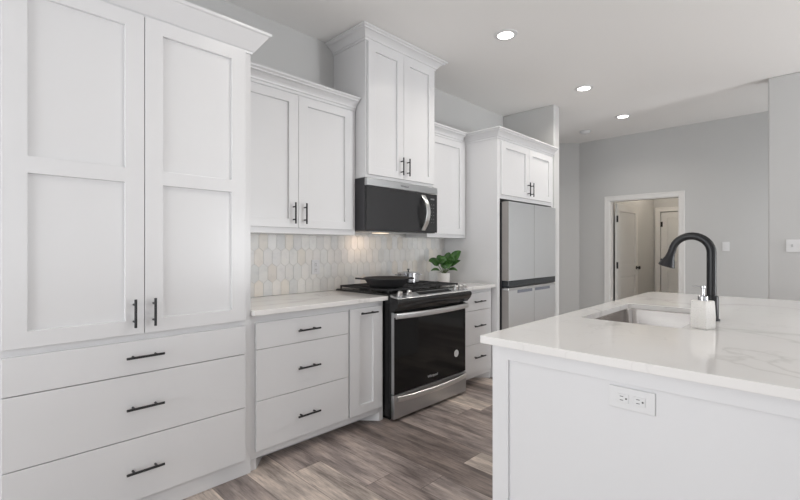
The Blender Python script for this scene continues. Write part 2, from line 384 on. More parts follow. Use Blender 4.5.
# ------------------------------------------------------------------ base cabinets
def foot(bm, x0, x1, x2, yf, yb, h):
    """bracket foot: straight front x0..x1, inner face angled back to x2"""
    p = [(x0, yf), (x1, yf), (x2, yb), (x0, yb)]
    lo = [bm.verts.new((x, y, 0)) for x, y in p]; hi = [bm.verts.new((x, y, h)) for x, y in p]
    bm.faces.new(lo); bm.faces.new(hi)
    for k in range(4): bm.faces.new((lo[k], lo[(k + 1) % 4], hi[(k + 1) % 4], hi[k]))
t0 = thing('base_cabinet', 'white base cabinet left of the range with three drawers and a narrow pull-out', 'cabinet', (1.66, 2.6, 0))
finish('body', B(1.147, 2.181, 2.308, 2.898, 0.064, 0.883), WHITE, t0, bevel=BV)
for q in ((1.147, 1.185, 1.285), (2.181, 2.145, 2.05)):
    bm = bmesh.new(); foot(bm, *q, 2.308, 2.42, 0.0635); finish('foot', bm, WHITE, t0, bevel=BV)
finish('toe_kick', B(1.147, 2.181, 2.421, 2.435, 0, 0.0635), WHITE, t0)
for a, b, hz in ((0.687, 0.838, 0.763), (0.393, 0.684, 0.533), (0.107, 0.39, 0.241)):
    d = finish('drawer', B(1.177, 1.843, 2.288, 2.307, a, b), WHITE, t0, bevel=BV); pull_h(d, 1.514, hz, 2.288, 0.16)
d = finish('pull_out_door', shaker(1.858, 2.155, 0.107, 0.846, 2.288, 0.085, 0.062), WHITE, t0, bevel=BV); pull_h(d, 2.01, 0.811, 2.288, 0.155)

t0 = thing('base_cabinet', 'white base cabinet between range and refrigerator with three short drawers', 'cabinet', (3.37, 2.6, 0))
finish('body', B(3.105, 3.643, 2.308, 2.898, 0.064, 0.883), WHITE, t0, bevel=BV)
for q in ((3.105, 3.14, 3.24), (3.643, 3.61, 3.51)):
    bm = bmesh.new(); foot(bm, *q, 2.308, 2.42, 0.0635); finish('foot', bm, WHITE, t0, bevel=BV)
finish('toe_kick', B(3.105, 3.643, 2.421, 2.435, 0, 0.0635), WHITE, t0)
for a, b, hz in ((0.687, 0.845, 0.768), (0.375, 0.684, 0.543), (0.11, 0.372, 0.254)):
    d = finish('drawer', B(3.12, 3.61, 2.288, 2.307, a, b), WHITE, t0, bevel=BV); pull_h(d, 3.385, hz, 2.288, 0.17)

tag(finish('countertop', B(1.147, 2.1885, 2.257, 2.896, 0.884, 0.914), QUARTZ, bevel=0.003), 'white quartz countertop running from the tall pantry to the range', 'countertop')
tag(finish('countertop', B(3.1, 3.643, 2.257, 2.896, 0.884, 0.914), QUARTZ, bevel=0.003), 'short white quartz countertop under the potted plant', 'countertop')

# backsplash: picket tiles
t0 = thing('tile_backsplash', 'pale marble picket-tile backsplash between the countertop and upper cabinets', 'backsplash', (2.4, YW, 0.914))
finish('grout_bed', B(1.1475, 3.6425, 2.8935, 2.8985, 0.915, 1.40), GROUT, t0)
bm = bmesh.new(); cl = bm.loops.layers.color.new('tone')
TW, RP, PT = 0.071, 0.116, 0.026         # tile pitch across, row pitch, height of the point
tones = [(0.90, 0.89, 0.875), (0.915, 0.91, 0.90), (0.905, 0.895, 0.88), (0.885, 0.88, 0.87), (0.92, 0.91, 0.895), (0.865, 0.865, 0.86), (0.91, 0.885, 0.85), (0.925, 0.92, 0.91), (0.90, 0.895, 0.885), (0.915, 0.90, 0.88)]
g = 0.0012
def clip(poly, ax, lim, sgn):
    out = []
    for i, p in enumerate(poly):
        q = poly[(i + 1) % len(poly)]; pi, qi = (p[ax] - lim) * sgn <= 0, (q[ax] - lim) * sgn <= 0
        if pi: out.append(p)
        if pi != qi:
            k = (lim - p[ax]) / (q[ax] - p[ax]); out.append((p[0] + k * (q[0] - p[0]), p[1] + k * (q[1] - p[1])))
    return out
rr = random.Random(3)
for r in range(-1, 6):
    for c in range(-1, 38):
        cx = 1.15 + (c + 0.5 * (r % 2)) * TW; cz = 0.915 + 0.05 + r * RP
        hw = TW / 2 - g; hb = RP / 2 - PT / 2; 
        poly = [(cx - hw, cz - hb + g), (cx, cz - hb - PT + g), (cx + hw, cz - hb + g), (cx + hw, cz + hb - g), (cx, cz + hb + PT - g), (cx - hw, cz + hb - g)]
        for ax, lim, sg in ((0, 1.148, -1), (0, 3.642, 1), (1, 0.916, -1), (1, 1.399, 1)):
            poly = clip(poly, ax, lim, sg)
            if len(poly) < 3: break
        if len(poly) < 3: continue
        col = rr.choice(tones); k = rr.uniform(0.985, 1.03)
        fr = [bm.verts.new((x, 2.891, z)) for x, z in poly]; bk = [bm.verts.new((x, 2.8936, z)) for x, z in poly]
        fs = [bm.faces.new(fr)] + [bm.faces.new((fr[i], bk[i], bk[(i + 1) % len(fr)], fr[(i + 1) % len(fr)])) for i in range(len(fr))]
        for f in fs:
            for lp in f.loops: lp[cl] = (col[0] * k, col[1] * k, col[2] * k, 1)
finish('picket_tiles', bm, TILE, t0)

# ------------------------------------------------------------------ wall cabinets
t0 = thing('upper_cabinet', 'white two-door wall cabinet between the tall pantry and the microwave', 'cabinet', (1.66, YW, 1.366))
finish('body', B(1.147, 2.168, 2.611, 2.8895, 1.366, 2.345), WHITE, t0, bevel=BV)
bm = bmesh.new(); sweep(bm, [(1.147, 2.6105), (2.168, 2.6105)], crown_prof(2.335, 0.092, 0.072)); finish('crown_moulding', bm, WHITE, t0, bevel=0.001)
finish('top_panel', B(1.147, 2.168, 2.611, 2.898, 2.3455, 2.42), WHITE, t0)
for i, (a, b) in enumerate(((1.17, 1.643), (1.646, 2.128))):
    d = finish('door', shaker(a, b, 1.406, 2.325, 2.59, 0.074, 0.06), WHITE, t0, bevel=BV); pull_v(d, (1.602, 1.69)[i], 1.505, 2.59, 0.145)

t0 = thing('upper_cabinet', 'tallest white wall cabinet, two doors, above the microwave and reaching the ceiling', 'cabinet', (2.59, YW, 1.815))
finish('body', B(2.175, 3.003, 2.496, 2.898, 1.812, 2.93), WHITE, t0, bevel=BV)
bm = bmesh.new(); sweep(bm, [(2.175, 2.898), (2.175, 2.4955), (3.0035, 2.4955), (3.0035, 2.898)], crown_prof(2.862, 0.085, 0.085)); finish('crown_moulding', bm, WHITE, t0, bevel=0.001)
for i, (a, b) in enumerate(((2.19, 2.5785), (2.5815, 2.975))):
    d = finish('door', shaker(a, b, 1.835, 2.855, 2.475, 0.074, 0.06), WHITE, t0, bevel=BV); pull_v(d, (2.545, 2.62)[i], 1.935, 2.475, 0.145)

t0 = thing('upper_cabinet', 'narrow white one-door wall cabinet above the potted plant', 'cabinet', (3.32, YW, 1.366))
finish('body', B(3.031, 3.643, 2.611, 2.8895, 1.366, 2.42), WHITE, t0, bevel=BV)
finish('door', shaker(3.04, 3.60, 1.400, 2.325, 2.59, 0.085, 0.06), WHITE, t0, bevel=BV)
bm = bmesh.new(); sweep(bm, [(3.031, 2.6105), (3.572, 2.6105)], crown_prof(2.335, 0.092, 0.072)); finish('crown_moulding', bm, WHITE, t0, bevel=0.001)

t0 = thing('refrigerator_cabinet', 'white cabinet surround enclosing the refrigerator, two small doors above it', 'cabinet', (4.25, YW, 0))
finish('side_panel', B(3.645, 3.69, 2.241, 2.898, 0, 2.42), WHITE, t0, bevel=BV)
finish('side_panel', B(4.815, 4.859, 2.241, 2.898, 0, 2.42), WHITE, t0, bevel=BV)
finish('top_box', B(3.691, 4.814, 2.241, 2.898, 1.752, 2.42), WHITE, t0, bevel=BV)
for i, (a, b) in enumerate(((3.70, 4.2515), (4.2545, 4.80))):
    d = finish('door', shaker(a, b, 1.79, 2.315, 2.221, 0.08, 0.06), WHITE, t0, bevel=BV); pull_v(d, (4.215, 4.29)[i], 1.885, 2.221, 0.145)
bm = bmesh.new(); sweep(bm, [(3.6445, 2.61), (3.6445, 2.2405), (4.857, 2.2405)], crown_prof(2.332, 0.093, 0.072)); finish('crown_moulding', bm, WHITE, t0, bevel=0.001)

# ------------------------------------------------------------------ microwave
t0 = thing('microwave', 'black over-the-range microwave with steel top strip and curved handle', 'microwave', (2.6, 2.7, 1.39))
finish('body', B(2.177, 3.028, 2.51, 2.8895, 1.40, 1.81), DGREY, t0, bevel=0.003)
finish('door', B(2.178, 2.898, 2.485, 2.509, 1.405, 1.748), MWGLASS, t0, bevel=0.003)
finish('control_panel', B(2.90, 3.028, 2.485, 2.509, 1.405, 1.748), MWGLASS, t0, bevel=0.003)
finish('top_strip', B(2.178, 3.028, 2.483, 2.509, 1.75, 1.808), STEEL, t0, bevel=0.003)
for i in range(6):
    for j in range(2): finish('button_mark', B(2.945 + j * 0.028, 2.953 + j * 0.028, 2.4842, 2.4849, 1.49 + i * 0.032, 1.494 + i * 0.032), DPRINT, t0)
finish('clock_display', B(2.935, 2.985, 2.4842, 2.4849, 1.695, 1.708), DPRINT, t0)
bm = bmesh.new(); rings = []
for k in range(21):
    s = k / 20 * 2 - 1; z = 1.574 + s * 0.155; bow = 1 - s * s; y = 2.484 - 0.004 - 0.062 * bow
    rings.append([bm.verts.new((x_, y_, z)) for x_, y_ in ((2.81, y), (2.857, y), (2.857, y + 0.014), (2.81, y + 0.014))])
for a, b in zip(rings, rings[1:]):
    for k in range(4): bm.faces.new((a[k], a[(k + 1) % 4], b[(k + 1) % 4], b[k]))
bm.faces.new(rings[0]); bm.faces.new(rings[-1]); finish('handle', bm, STEELW, t0, bevel=0.003)
finish('underside_vent', boxes(*[(2.25 + i * 0.025, 2.262 + i * 0.025, 2.53, 2.60, 1.395, 1.3995) for i in range(26)], (2.24, 2.92, 2.61, 2.86, 1.396, 1.3995)), STEEL, t0)
finish('task_lamp', B(2.5, 2.62, 2.70, 2.78, 1.392, 1.3955), mat('hood_lamp', (1, 0.9, 0.75), 0.5, emit=(1, 0.78, 0.55), es=1.2), t0)
l_ = area('hood_light', (2.42, 2.77, 1.385), (0, 0, 0), 0.12, 0.08, 0.28, (1, 0.72, 0.5)); l_.parent = t0; l_.location = Vector((2.42, 2.77, 1.385)) - ORG[t0.name]
text_mesh('brand_print', 'Whirlpool', 0.022, DGREY, t0, (2.6, 2.4825, 1.779), (PI / 2, 0, 0))

# ------------------------------------------------------------------ range
t0 = thing('gas_range', 'black and steel slide-in gas range with glass oven door', 'range', (2.64, 2.55, 0))
X0, X1 = 2.193, 3.085
finish('body', boxes((X0, X1, 2.235, 2.885, 0.03, 0.905), (X0 + .02, X1 - .02, 2.27, 2.86, 0.0, 0.03)), BLACKEN, t0, bevel=0.002)
def extr_x(prof, x0, x1):
    bm = bmesh.new(); a = [bm.verts.new((x0, y, z)) for y, z in prof]; b = [bm.verts.new((x1, y, z)) for y, z in prof]
    bm.faces.new(a); bm.faces.new(b[::-1]); n = len(prof)
    for k in range(n): bm.faces.new((a[k], a[(k + 1) % n], b[(k + 1) % n], b[k]))
    return bm
finish('cooktop', extr_x([(2.245, 0.9055), (2.245, 0.924), (2.26, 0.928), (2.875, 0.928), (2.888, 0.922), (2.888, 0.9055)], X0 - 0.001, X1 + 0.012), BLACKEN, t0, bevel=0.002)
finish('control_fascia', extr_x([(2.234, 0.80), (2.20, 0.805), (2.172, 0.835), (2.158, 0.858), (2.155, 0.875), (2.16, 0.888), (2.175, 0.895), (2.234, 0.904)], X0 - 0.001, X1 + 0.012), BLACKEN, t0, bevel=0.002)
finish('control_strip', extr_x([(2.165, 0.8955), (2.17, 0.901), (2.243, 0.926), (2.244, 0.906)], X0 + 0.004, X1 - 0.002), STEEL, t0, bevel=0.001)
finish('control_display', extr_x([(2.19, 0.9098), (2.19, 0.9105), (2.232, 0.9245), (2.232, 0.9235)], 2.46, 2.86), BLACKGLASS, t0)
for kx in (2.25, 2.345, 2.925, 2.99, 3.05):
    n_ = Vector((0, -0.32, 0.947)); c0 = Vector((kx, 2.205, 0.9145))
    bm = bmesh.new(); tube(bm, [c0, c0 + n_ * 0.01, c0 + n_ * 0.012, c0 + n_ * 0.034, c0 + n_ * 0.037], [0.023, 0.023, 0.019, 0.018, 0.014], 20)
    k_ = finish('knob', bm, STEELW, t0, smooth=True)
# grates and burners
for i, (ga, gb) in enumerate(((2.215, 2.495), (2.50, 2.78), (2.785, 3.07))):
    bm = bmesh.new(); z0, z1 = 0.945, 0.957; w = 0.011
    box(bm, ga, gb, 2.285, 2.285 + w, z0, z1); box(bm, ga, gb, 2.86 - w, 2.86, z0, z1); box(bm, ga, ga + w, 2.296, 2.849, z0, z1); box(bm, gb - w, gb, 2.296, 2.849, z0, z1)
    box(bm, ga + w, gb - w, 2.5675, 2.5785, z0, z1)
    mx = (ga + gb) / 2
    for yy in (2.36, 2.43, 2.50, 2.64, 2.71, 2.78): box(bm, ga + w, gb - w, yy - 0.005, yy + 0.005, z0 + 0.002, z1)
    box(bm, mx - 0.005, mx + 0.005, 2.296, 2.849, z0 + 0.003, z1 + 0.001)
    for fx_ in (ga, gb - w):
        for fy_ in (2.285, 2.57, 2.849): box(bm, fx_, fx_ + w, fy_, fy_ + w, 0.9285, z0)
    finish('grate', bm, IRON, t0, bevel=0.0015)
for bx_, by_, br in ((2.355, 2.43, 0.05), (2.355, 2.72, 0.04), (2.64, 2.57, 0.055), (2.925, 2.43, 0.05), (2.925, 2.72, 0.04)):
    bm = bmesh.new(); lathe(bm, bx_, by_, [(0, 0.9285), (br, 0.9285), (br, 0.934), (br * 0.8, 0.936), (br * 0.8, 0.941), (br * 0.72, 0.944), (0, 0.944)], 24); finish('burner', bm, IRON, t0, smooth=True)
bm = B(X0 + 0.008, X1 - 0.008, 2.208, 2.233, 0.20, 0.795)
d = finish('oven_door', bm, BLACKGLASS, t0, bevel=0.003)
finish('edge_trim', boxes((X0 + 0.003, X0 + 0.0075, 2.208, 2.232, 0.2, 0.795)), STEEL, d)
def bow_handle(name, z, h, x0, x1, ya, bow, parent, m, thick=0.014):
    bm = bmesh.new(); rings = []; N = 28
    for k in range(N + 1):
        s = k / N * 2 - 1; x = (x0 + x1) / 2 + s * (x1 - x0) / 2; y = ya - bow * (1 - abs(s) ** 2.2)
        rings.append([bm.verts.new((x, yy, zz)) for yy, zz in ((y, z - h / 2 + .004), (y - 0.004, z - h / 2), (y - thick, z - h / 2 + .004), (y - thick - 0.003, z), (y - thick, z + h / 2 - .004), (y - 0.004, z + h / 2), (y, z + h / 2 - .004))])
    n = len(rings[0])
    for a, b in zip(rings, rings[1:]):
        for k in range(n): bm.faces.new((a[k], a[(k + 1) % n], b[(k + 1) % n], b[k]))
    bm.faces.new(rings[0]); bm.faces.new(rings[-1]); return finish(name, bm, m, parent, smooth=True)
h_ = bow_handle('handle', 0.772, 0.044, X0 + 0.004, X1 - 0.01, 2.19, 0.042, d, STEELW)
for q in ((X0 + 0.004, X0 + 0.034), (X1 - 0.04, X1 - 0.01)): finish('handle_mount', B(*q, 2.186, 2.2075, 0.76, 0.79), STEEL, d, bevel=0.003)
bm = bmesh.new(); tube(bm, [(2.945, 2.2079, 0.372), (2.945, 2.2069, 0.372)], 0.03, 32); finish('round_sticker', bm, mat('sticker', (0.6, 0.6, 0.6), 0.5), d)
bm = bmesh.new(); tube(bm, [(2.945, 2.2069, 0.372), (2.945, 2.2066, 0.372)], 0.019, 32); finish('sticker_centre', bm, PRINT, d)
text_mesh('brand_print', 'Whirlpool', 0.03, PRINT, d, (2.635, 2.2073, 0.252), (PI / 2, 0, 0))
d = finish('storage_drawer', B(X0 + 0.003, X1 - 0.003, 2.205, 2.234, 0.02, 0.193), STEEL, t0, bevel=0.003)
bow_handle('handle', 0.160, 0.042, X0 + 0.035, X1 - 0.02, 2.204, 0.04, d, STEELW, 0.01)

# ------------------------------------------------------------------ refrigerator
t0 = thing('refrigerator', 'stainless steel four-door refrigerator with a dark glass band', 'refrigerator', (4.25, 2.55, 0))
finish('body', boxes((3.735, 4.76, 2.245, 2.88, 0.03, 1.715), (3.78, 4.72, 2.30, 2.80, 0, 0.03)), DGREY, t0, bevel=0.003)
def fdoor(a, b, z0, z1, nm):
    bm = bmesh.new(); n = 10; fr = []
    prof = [(a, 2.24), (a, 2.166), (b, 2.166), (b, 2.24)]
    lo = [bm.verts.new((x, y, z0)) for x, y in prof]; hi = [bm.verts.new((x, y, z1)) for x, y in prof]
    bm.faces.new(lo); bm.faces.new(hi); k_ = len(prof)
    for k in range(k_): bm.faces.new((lo[k], lo[(k + 1) % k_], hi[(k + 1) % k_], hi[k]))
    for f in bm.faces: f.material_index = 1 if len(f.verts) != 4 or abs(f.calc_center_median().y - 2.166) > 1e-3 else 0
    return finish(nm, bm, [FRIDGE, FSIDE], t0)
for a, b in ((3.73, 4.253), (4.257, 4.765)):
    fdoor(a, b, 0.945, 1.722, 'upper_door')
    finish('glass_band', B(a, b, 2.168, 2.24, 0.878, 0.944), BAND, t0, bevel=0.002)
    d = fdoor(a, b, 0.04, 0.848, 'lower_door')
    finish('door_cap', B(a, b, 2.166, 2.24, 0.849, 0.872), STEELW, t0, bevel=0.002)
ms = mat('recess_grey', (0.28, 0.30, 0.36), 0.35, 0.6)
finish('pocket_handle', B(3.90, 4.21, 2.1655, 2.168, 0.815, 0.845), ms, t0); finish('pocket_handle', B(4.27, 4.62, 2.1655, 2.168, 0.815, 0.845), ms, t0)

# ------------------------------------------------------------------ island
IX0, IX1, IY0, IY1 = 1.462, 3.9, -0.36, 0.98
t0 = thing('kitchen_island', 'large white panelled kitchen island with a sink in its top', 'kitchen island', (2.6, 0.3, 0))
bm = bmesh.new()
# body as walls round a hollow, so that the sink hangs inside
relief(bm, [IY0 + 0.04, IY0 + 0.11, 0.868, 0.938], [0, 0.10, 0.83, 0.8835], lambda i, j: 0.011 if (i == 1 and j == 1) else 0, 0.03, FX(1.49))
finish('end_panel', bm, WHITE, t0, bevel=BV)
finish('body', boxes((1.521, 3.87, 0.91, 0.938, 0, 0.8835), (1.521, 3.87, IY0 + 0.04, IY0 + 0.068, 0, 0.8835), (3.84, 3.87, IY0 + 0.069, 0.909, 0, 0.8835), (1.521, 3.839, IY0 + 0.069, 0.909, 0.0, 0.05)), WHITE, t0, bevel=BV)
# top with rounded outer corners and a rounded sink cut-out
SX0, SX1, SY0, SY1, SR = 2.20, 2.97, 0.435, 0.872, 0.014
def rrect(x0, x1, y0, y1, r, n=6):
    p = []
    for cx, cy, a0 in ((x1 - r, y1 - r, 0), (x0 + r, y1 - r, 90), (x0 + r, y0 + r, 180), (x1 - r, y0 + r, 270)):
        for k in range(n + 1):
            a = math.radians(a0 + 90 * k / n); p.append((cx + r * math.cos(a), cy + r * math.sin(a)))
    return p
outer = rrect(IX0, IX1, IY0, IY1, 0.006); inner = rrect(SX0, SX1, SY0, SY1, SR)
bm = bmesh.new(); L = {}
for zz in (0.884, 0.914):
    L[zz] = ([bm.verts.new((x, y, zz)) for x, y in outer], [bm.verts.new((x, y, zz)) for x, y in inner])
n = len(outer)
for zz in L:
    o_, i_ = L[zz]
    for k in range(n): bm.faces.new((o_[k], o_[(k + 1) % n], i_[(k + 1) % n], i_[k]))
for q in (0, 1):
    a, b = L[0.884][q], L[0.914][q]
    for k in range(n): bm.faces.new((a[k], a[(k + 1) % n], b[(k + 1) % n], b[k]))
tag(finish('island_countertop', bm, QUARTZ, bevel=0.002), 'big glossy white veined quartz top of the island', 'countertop')
# sink
t0 = thing('undermount_sink', 'stainless steel undermount sink bowl set in the island top', 'sink', (2.58, 0.65, 0.66))
bm = bmesh.new(); rings = []
specs = [(-0.022, 0.883), (-0.008, 0.883), (-0.006, 0.876), (0.003, 0.73), (0.012, 0.70), (0.03, 0.684), (0.05, 0.679)]
for ins, z in specs:
    rings.append([bm.verts.new((x, y, z)) for x, y in rrect(SX0 + ins, SX1 - ins, SY0 + ins, SY1 - ins, (0.062 if ins > -0.01 else 0.08))])
for a, b in zip(rings, rings[1:]):
    for k in range(len(a)): bm.faces.new((a[k], b[k], b[(k + 1) % len(a)], a[(k + 1) % len(a)]))
bm.faces.new(rings[-1])
sk = finish('bowl', bm, SINKM, t0, smooth=True, recalc=False)
so = sk.modifiers.new('thick', 'SOLIDIFY'); so.thickness = 0.002; so.offset = 0
bm = bmesh.new(); lathe(bm, 2.585, 0.65, [(0, 0.681), (0.045, 0.681), (0.045, 0.684), (0.032, 0.685), (0.028, 0.6825), (0, 0.6825)]); finish('drain', bm, CHROME, t0, smooth=True)
# faucet
t0 = thing('kitchen_faucet', 'matte black gooseneck pull-down faucet behind the island sink', 'faucet', (2.56, 0.375, 0.914))
fx, fy = 2.56, 0.378
bm = bmesh.new(); lathe(bm, fx, fy, [(0, 0.9145), (0.034, 0.9145), (0.034, 0.922), (0.028, 0.926), (0.029, 0.93), (0.029, 1.028), (0.027, 1.034), (0.0215, 1.036), (0, 1.036)]); finish('base', bm, BLACK, t0, smooth=True)
pts = [(fx, fy, 1.028), (fx, fy, 1.12), (fx, fy, 1.20), (fx, fy, 1.243)]
R_ = 0.083; cyc = fy + R_
for k in range(1, 17):
    a = math.radians(180 - k * 170 / 16 * 1.0)
    pts.append((fx, cyc + R_ * math.cos(a), 1.243 + R_ * math.sin(a)))
bm = bmesh.new(); tube(bm, pts, [0.0205] * 4 + [0.0205 - 0.0035 * k / 16 for k in range(1, 17)], 20); finish('spout', bm, BLACK, t0, smooth=True)
e_ = Vector(pts[-1]); dr = Vector((0, 0.30, -0.954)).normalized()
bm = bmesh.new(); tube(bm, [e_ - dr * 0.005, e_ + dr * 0.02, e_ + dr * 0.04, e_ + dr * 0.07, e_ + dr * 0.088, e_ + dr * 0.09], [0.0175, 0.018, 0.021, 0.033, 0.039, 0.036], 24); finish('spray_head', bm, BLACK, t0, smooth=True)
bm = bmesh.new(); tube(bm, [(fx + 0.02, fy, 0.985), (fx + 0.048, fy, 0.985)], 0.013)
tube(bm, [(fx + 0.042, fy, 0.985), (fx + 0.06, fy, 1.0), (fx + 0.075, fy, 1.04)], [0.007, 0.0065, 0.005]); finish('lever', bm, BLACK, t0, smooth=True)
# soap dispenser
t0 = thing('soap_dispenser', 'faceted textured white ceramic soap dispenser with chrome pump beside the sink', 'soap dispenser', (2.27, 0.36, 0.914))
bx, by = 2.273, 0.3665; ca, sa = math.cos(math.radians(-23)), math.sin(math.radians(-23))
def sq(h, ch):
    p = [(-h + ch, -h), (h - ch, -h), (h, -h + ch), (h, h - ch), (h - ch, h), (-h + ch, h), (-h, h - ch), (-h, -h + ch)]
    return [(bx + x * ca - y * sa, by + x * sa + y * ca) for x, y in p]
bm = bmesh.new(); rings = []
for h, z in ((0.031, 0.9145), (0.0335, 0.921), (0.0345, 0.965), (0.0315, 1.034), (0.029, 1.037)):
    rings.append([bm.verts.new((x, y, z)) for x, y in sq(h, 0.0025)])
for a, b in zip(rings, rings[1:]):
    for k in range(8): bm.faces.new((a[k], a[(k + 1) % 8], b[(k + 1) % 8], b[k]))
bm.faces.new(rings[0]); bm.faces.new(rings[-1]); finish('bottle', bm, HAMMER, t0, bevel=0.001)
bm = bmesh.new(); lathe(bm, bx, by, [(0, 1.0375), (0.019, 1.0375), (0.019, 1.054), (0.017, 1.056), (0.006, 1.057), (0.0055, 1.059), (0.0055, 1.088), (0.009, 1.090), (0.009, 1.100), (0, 1.101)], 24)
tube(bm, [(bx, by, 1.097), (bx - 0.012, by + 0.028, 1.098), (bx - 0.014, by + 0.038, 1.096)], [0.0028, 0.0024, 0.002]); finish('pump', bm, CHROME, t0, smooth=True)

# outlet plates and switches
def outlet(name, P, W_, H_, label, horiz, cat='outlet'):
    """P(a,b,d): a across, b up, d out of the wall (negative = towards the room)"""
    r = thing(name, label, cat, P(0, 0, 0)); ax = lambda a, b: (a, b)
    def slab(bm, a0, a1, b0, b1, d0, d1):
        v = [bm.verts.new(P(a, b, d)) for d in (d0, d1) for a, b in ((a0, b0), (a1, b0), (a1, b1), (a0, b1))]
        for f in ((0, 1, 2, 3), (7, 6, 5, 4), (0, 1, 5, 4), (1, 2, 6, 5), (2, 3, 7, 6), (3, 0, 4, 7)): bm.faces.new([v[i] for i in f])
    bm = bmesh.new(); slab(bm, -W_ / 2, W_ / 2, -H_ / 2, H_ / 2, -0.0005, -0.007); finish('cover_plate', bm, PLATE, r, bevel=0.002)
    return r, slab
def receptacle(r, slab, cs, horiz):
    for c in cs:
        bm = bmesh.new()
        if horiz: slab(bm, c - 0.017, c + 0.017, -0.014, 0.014, -0.0072, -0.0095)
        else: slab(bm, -0.014, 0.014, c - 0.017, c + 0.017, -0.0072, -0.0095)
        q = finish('socket', bm, PLATE, r, bevel=0.003)
        bm = bmesh.new()
        for s in (-1, 1):
            if horiz: slab(bm, c - 0.009, c + 0.001, s * 0.006 - 0.001, s * 0.006 + 0.001, -0.0096, -0.0099)
            else: slab(bm, s * 0.006 - 0.001, s * 0.006 + 0.001, c - 0.001, c + 0.009, -0.0096, -0.0099)
        if horiz: slab(bm, c + 0.007, c + 0.012, -0.0025, 0.0025, -0.0096, -0.0099)
        else: slab(bm, -0.0025, 0.0025, c - 0.012, c - 0.007, -0.0096, -0.0099)
        finish('slots', bm, SLOT, q)
r, sl = outlet('wall_outlet', lambda a, b, d: (1.501 + d, 0.43 - a, 0.782 + b), 0.135, 0.07, 'white sideways double outlet on the end of the island', True)
receptacle(r, sl, (-0.024, 0.024), True)
r, sl = outlet('wall_outlet', lambda a, b, d: (1.99 + a, 2.8905 + d, 1.113 + b), 0.075, 0.115, 'white upright double outlet on the tiled backsplash', False)
receptacle(r, sl, (-0.022, 0.022), False)
r, sl = outlet('light_switch', lambda a, b, d: (XF + d, 0.873 - a, 1.285 + b), 0.075, 0.12, 'single white light switch on the far grey wall', False, 'switch')
bm = bmesh.new(); sl(bm, -0.016, 0.016, -0.03, 0.03, -0.0072, -0.011); finish('rocker', bm, PLATE, r, bevel=0.002)
r, sl = outlet('light_switch', lambda a, b, d: (5.6 + d, 0.158 - a, 1.288 + b), 0.155, 0.12, 'double white light switch plate on the near grey wall at the right edge', False, 'switch')
for c in (-0.033, 0.033):
    bm = bmesh.new(); sl(bm, c - 0.006, c + 0.006, -0.013, 0.013, -0.0072, -0.014); finish('toggle', bm, mat('toggle_grey', (0.5, 0.5, 0.5), 0.5), r, bevel=0.002)

# ------------------------------------------------------------------ things on the range and counter
GZ = 0.9585
t0 = thing('skillet', 'black cast-iron skillet on the front left burner of the range', 'skillet', (2.385, 2.47, GZ))
bm = bmesh.new(); sx, sy = 2.345, 2.435
lathe(bm, sx, sy, [(0, GZ), (0.10, GZ), (0.122, GZ + 0.007), (0.155, GZ + 0.036), (0.178, GZ + 0.068), (0.186, GZ + 0.071), (0.184, GZ + 0.076), (0.174, GZ + 0.073), (0.15, GZ + 0.04), (0.118, GZ + 0.012), (0.1, GZ + 0.007), (0, GZ + 0.007)], 40)
finish('pan', bm, IRON, t0, smooth=True)
bm = bmesh.new(); dv = Vector((-0.86, 0.51, 0)).normalized(); c0 = Vector((sx, sy, GZ + 0.067))
sd = Vector((-dv.y, dv.x, 0)); secs = [(0.176, 0.03, 0), (0.195, 0.017, 0.002), (0.215, 0.016, 0.004), (0.24, 0.015, 0.006), (0.25, 0.007, 0.006)]
rings = [[bm.verts.new(c0 + dv * s + sd * (w * a) + Vector((0, 0, zz + b * 0.006))) for a, b in ((-1, 0), (-0.6, 1), (0.6, 1), (1, 0), (0.6, -1), (-0.6, -1))] for s, w, zz in secs]
for a, b in zip(rings, rings[1:]):
    for k in range(6): bm.faces.new((a[k], a[(k + 1) % 6], b[(k + 1) % 6], b[k]))
bm.faces.new(rings[0]); bm.faces.new(rings[-1]); finish('handle', bm, IRON, t0, smooth=True)
bm = bmesh.new()
tube(bm, [c0 - dv * 0.172 + sd * 0.035, c0 - dv * 0.21 + sd * 0.03, c0 - dv * 0.217, c0 - dv * 0.21 - sd * 0.03, c0 - dv * 0.172 - sd * 0.035], 0.006, 10); finish('helper_handle', bm, IRON, t0, smooth=True)

t0 = thing('saucepan', 'lidded stainless steel saucepan on the rear of the range', 'saucepan', (2.80, 2.63, GZ))
px, py = 2.80, 2.63
bm = bmesh.new(); lathe(bm, px, py, [(0, GZ), (0.09, GZ), (0.095, GZ + 0.006), (0.095, GZ + 0.078), (0.099, GZ + 0.08), (0.099, GZ + 0.083), (0.092, GZ + 0.083), (0.092, GZ + 0.006), (0, GZ + 0.006)]); finish('pot', bm, CHROME, t0, smooth=True)
bm = bmesh.new(); lathe(bm, px, py, [(0, GZ + 0.0835), (0.101, GZ + 0.0835), (0.101, GZ + 0.087), (0.08, GZ + 0.093), (0.04, GZ + 0.098), (0, GZ + 0.1)]); l_ = finish('lid', bm, CHROME, t0, smooth=True)
bm = bmesh.new(); tube(bm, [(px, py, GZ + 0.0985), (px, py, GZ + 0.11), (px, py, GZ + 0.114), (px, py, GZ + 0.122)], [0.006, 0.006, 0.014, 0.012]); finish('knob', bm, DGREY, l_, smooth=True)
hd = Vector((-0.93, 0.36, 0)).normalized(); c0 = Vector((px, py, GZ + 0.07)); sd = Vector((-hd.y, hd.x, 0))
for s in (1, -1):
    bm = bmesh.new(); tube(bm, [c0 + hd * s * 0.094 + sd * 0.03, c0 + hd * s * 0.118 + sd * 0.027, c0 + hd * s * 0.125, c0 + hd * s * 0.118 - sd * 0.027, c0 + hd * s * 0.094 - sd * 0.03], 0.0045, 10); finish('handle', bm, CHROME, t0, smooth=True)

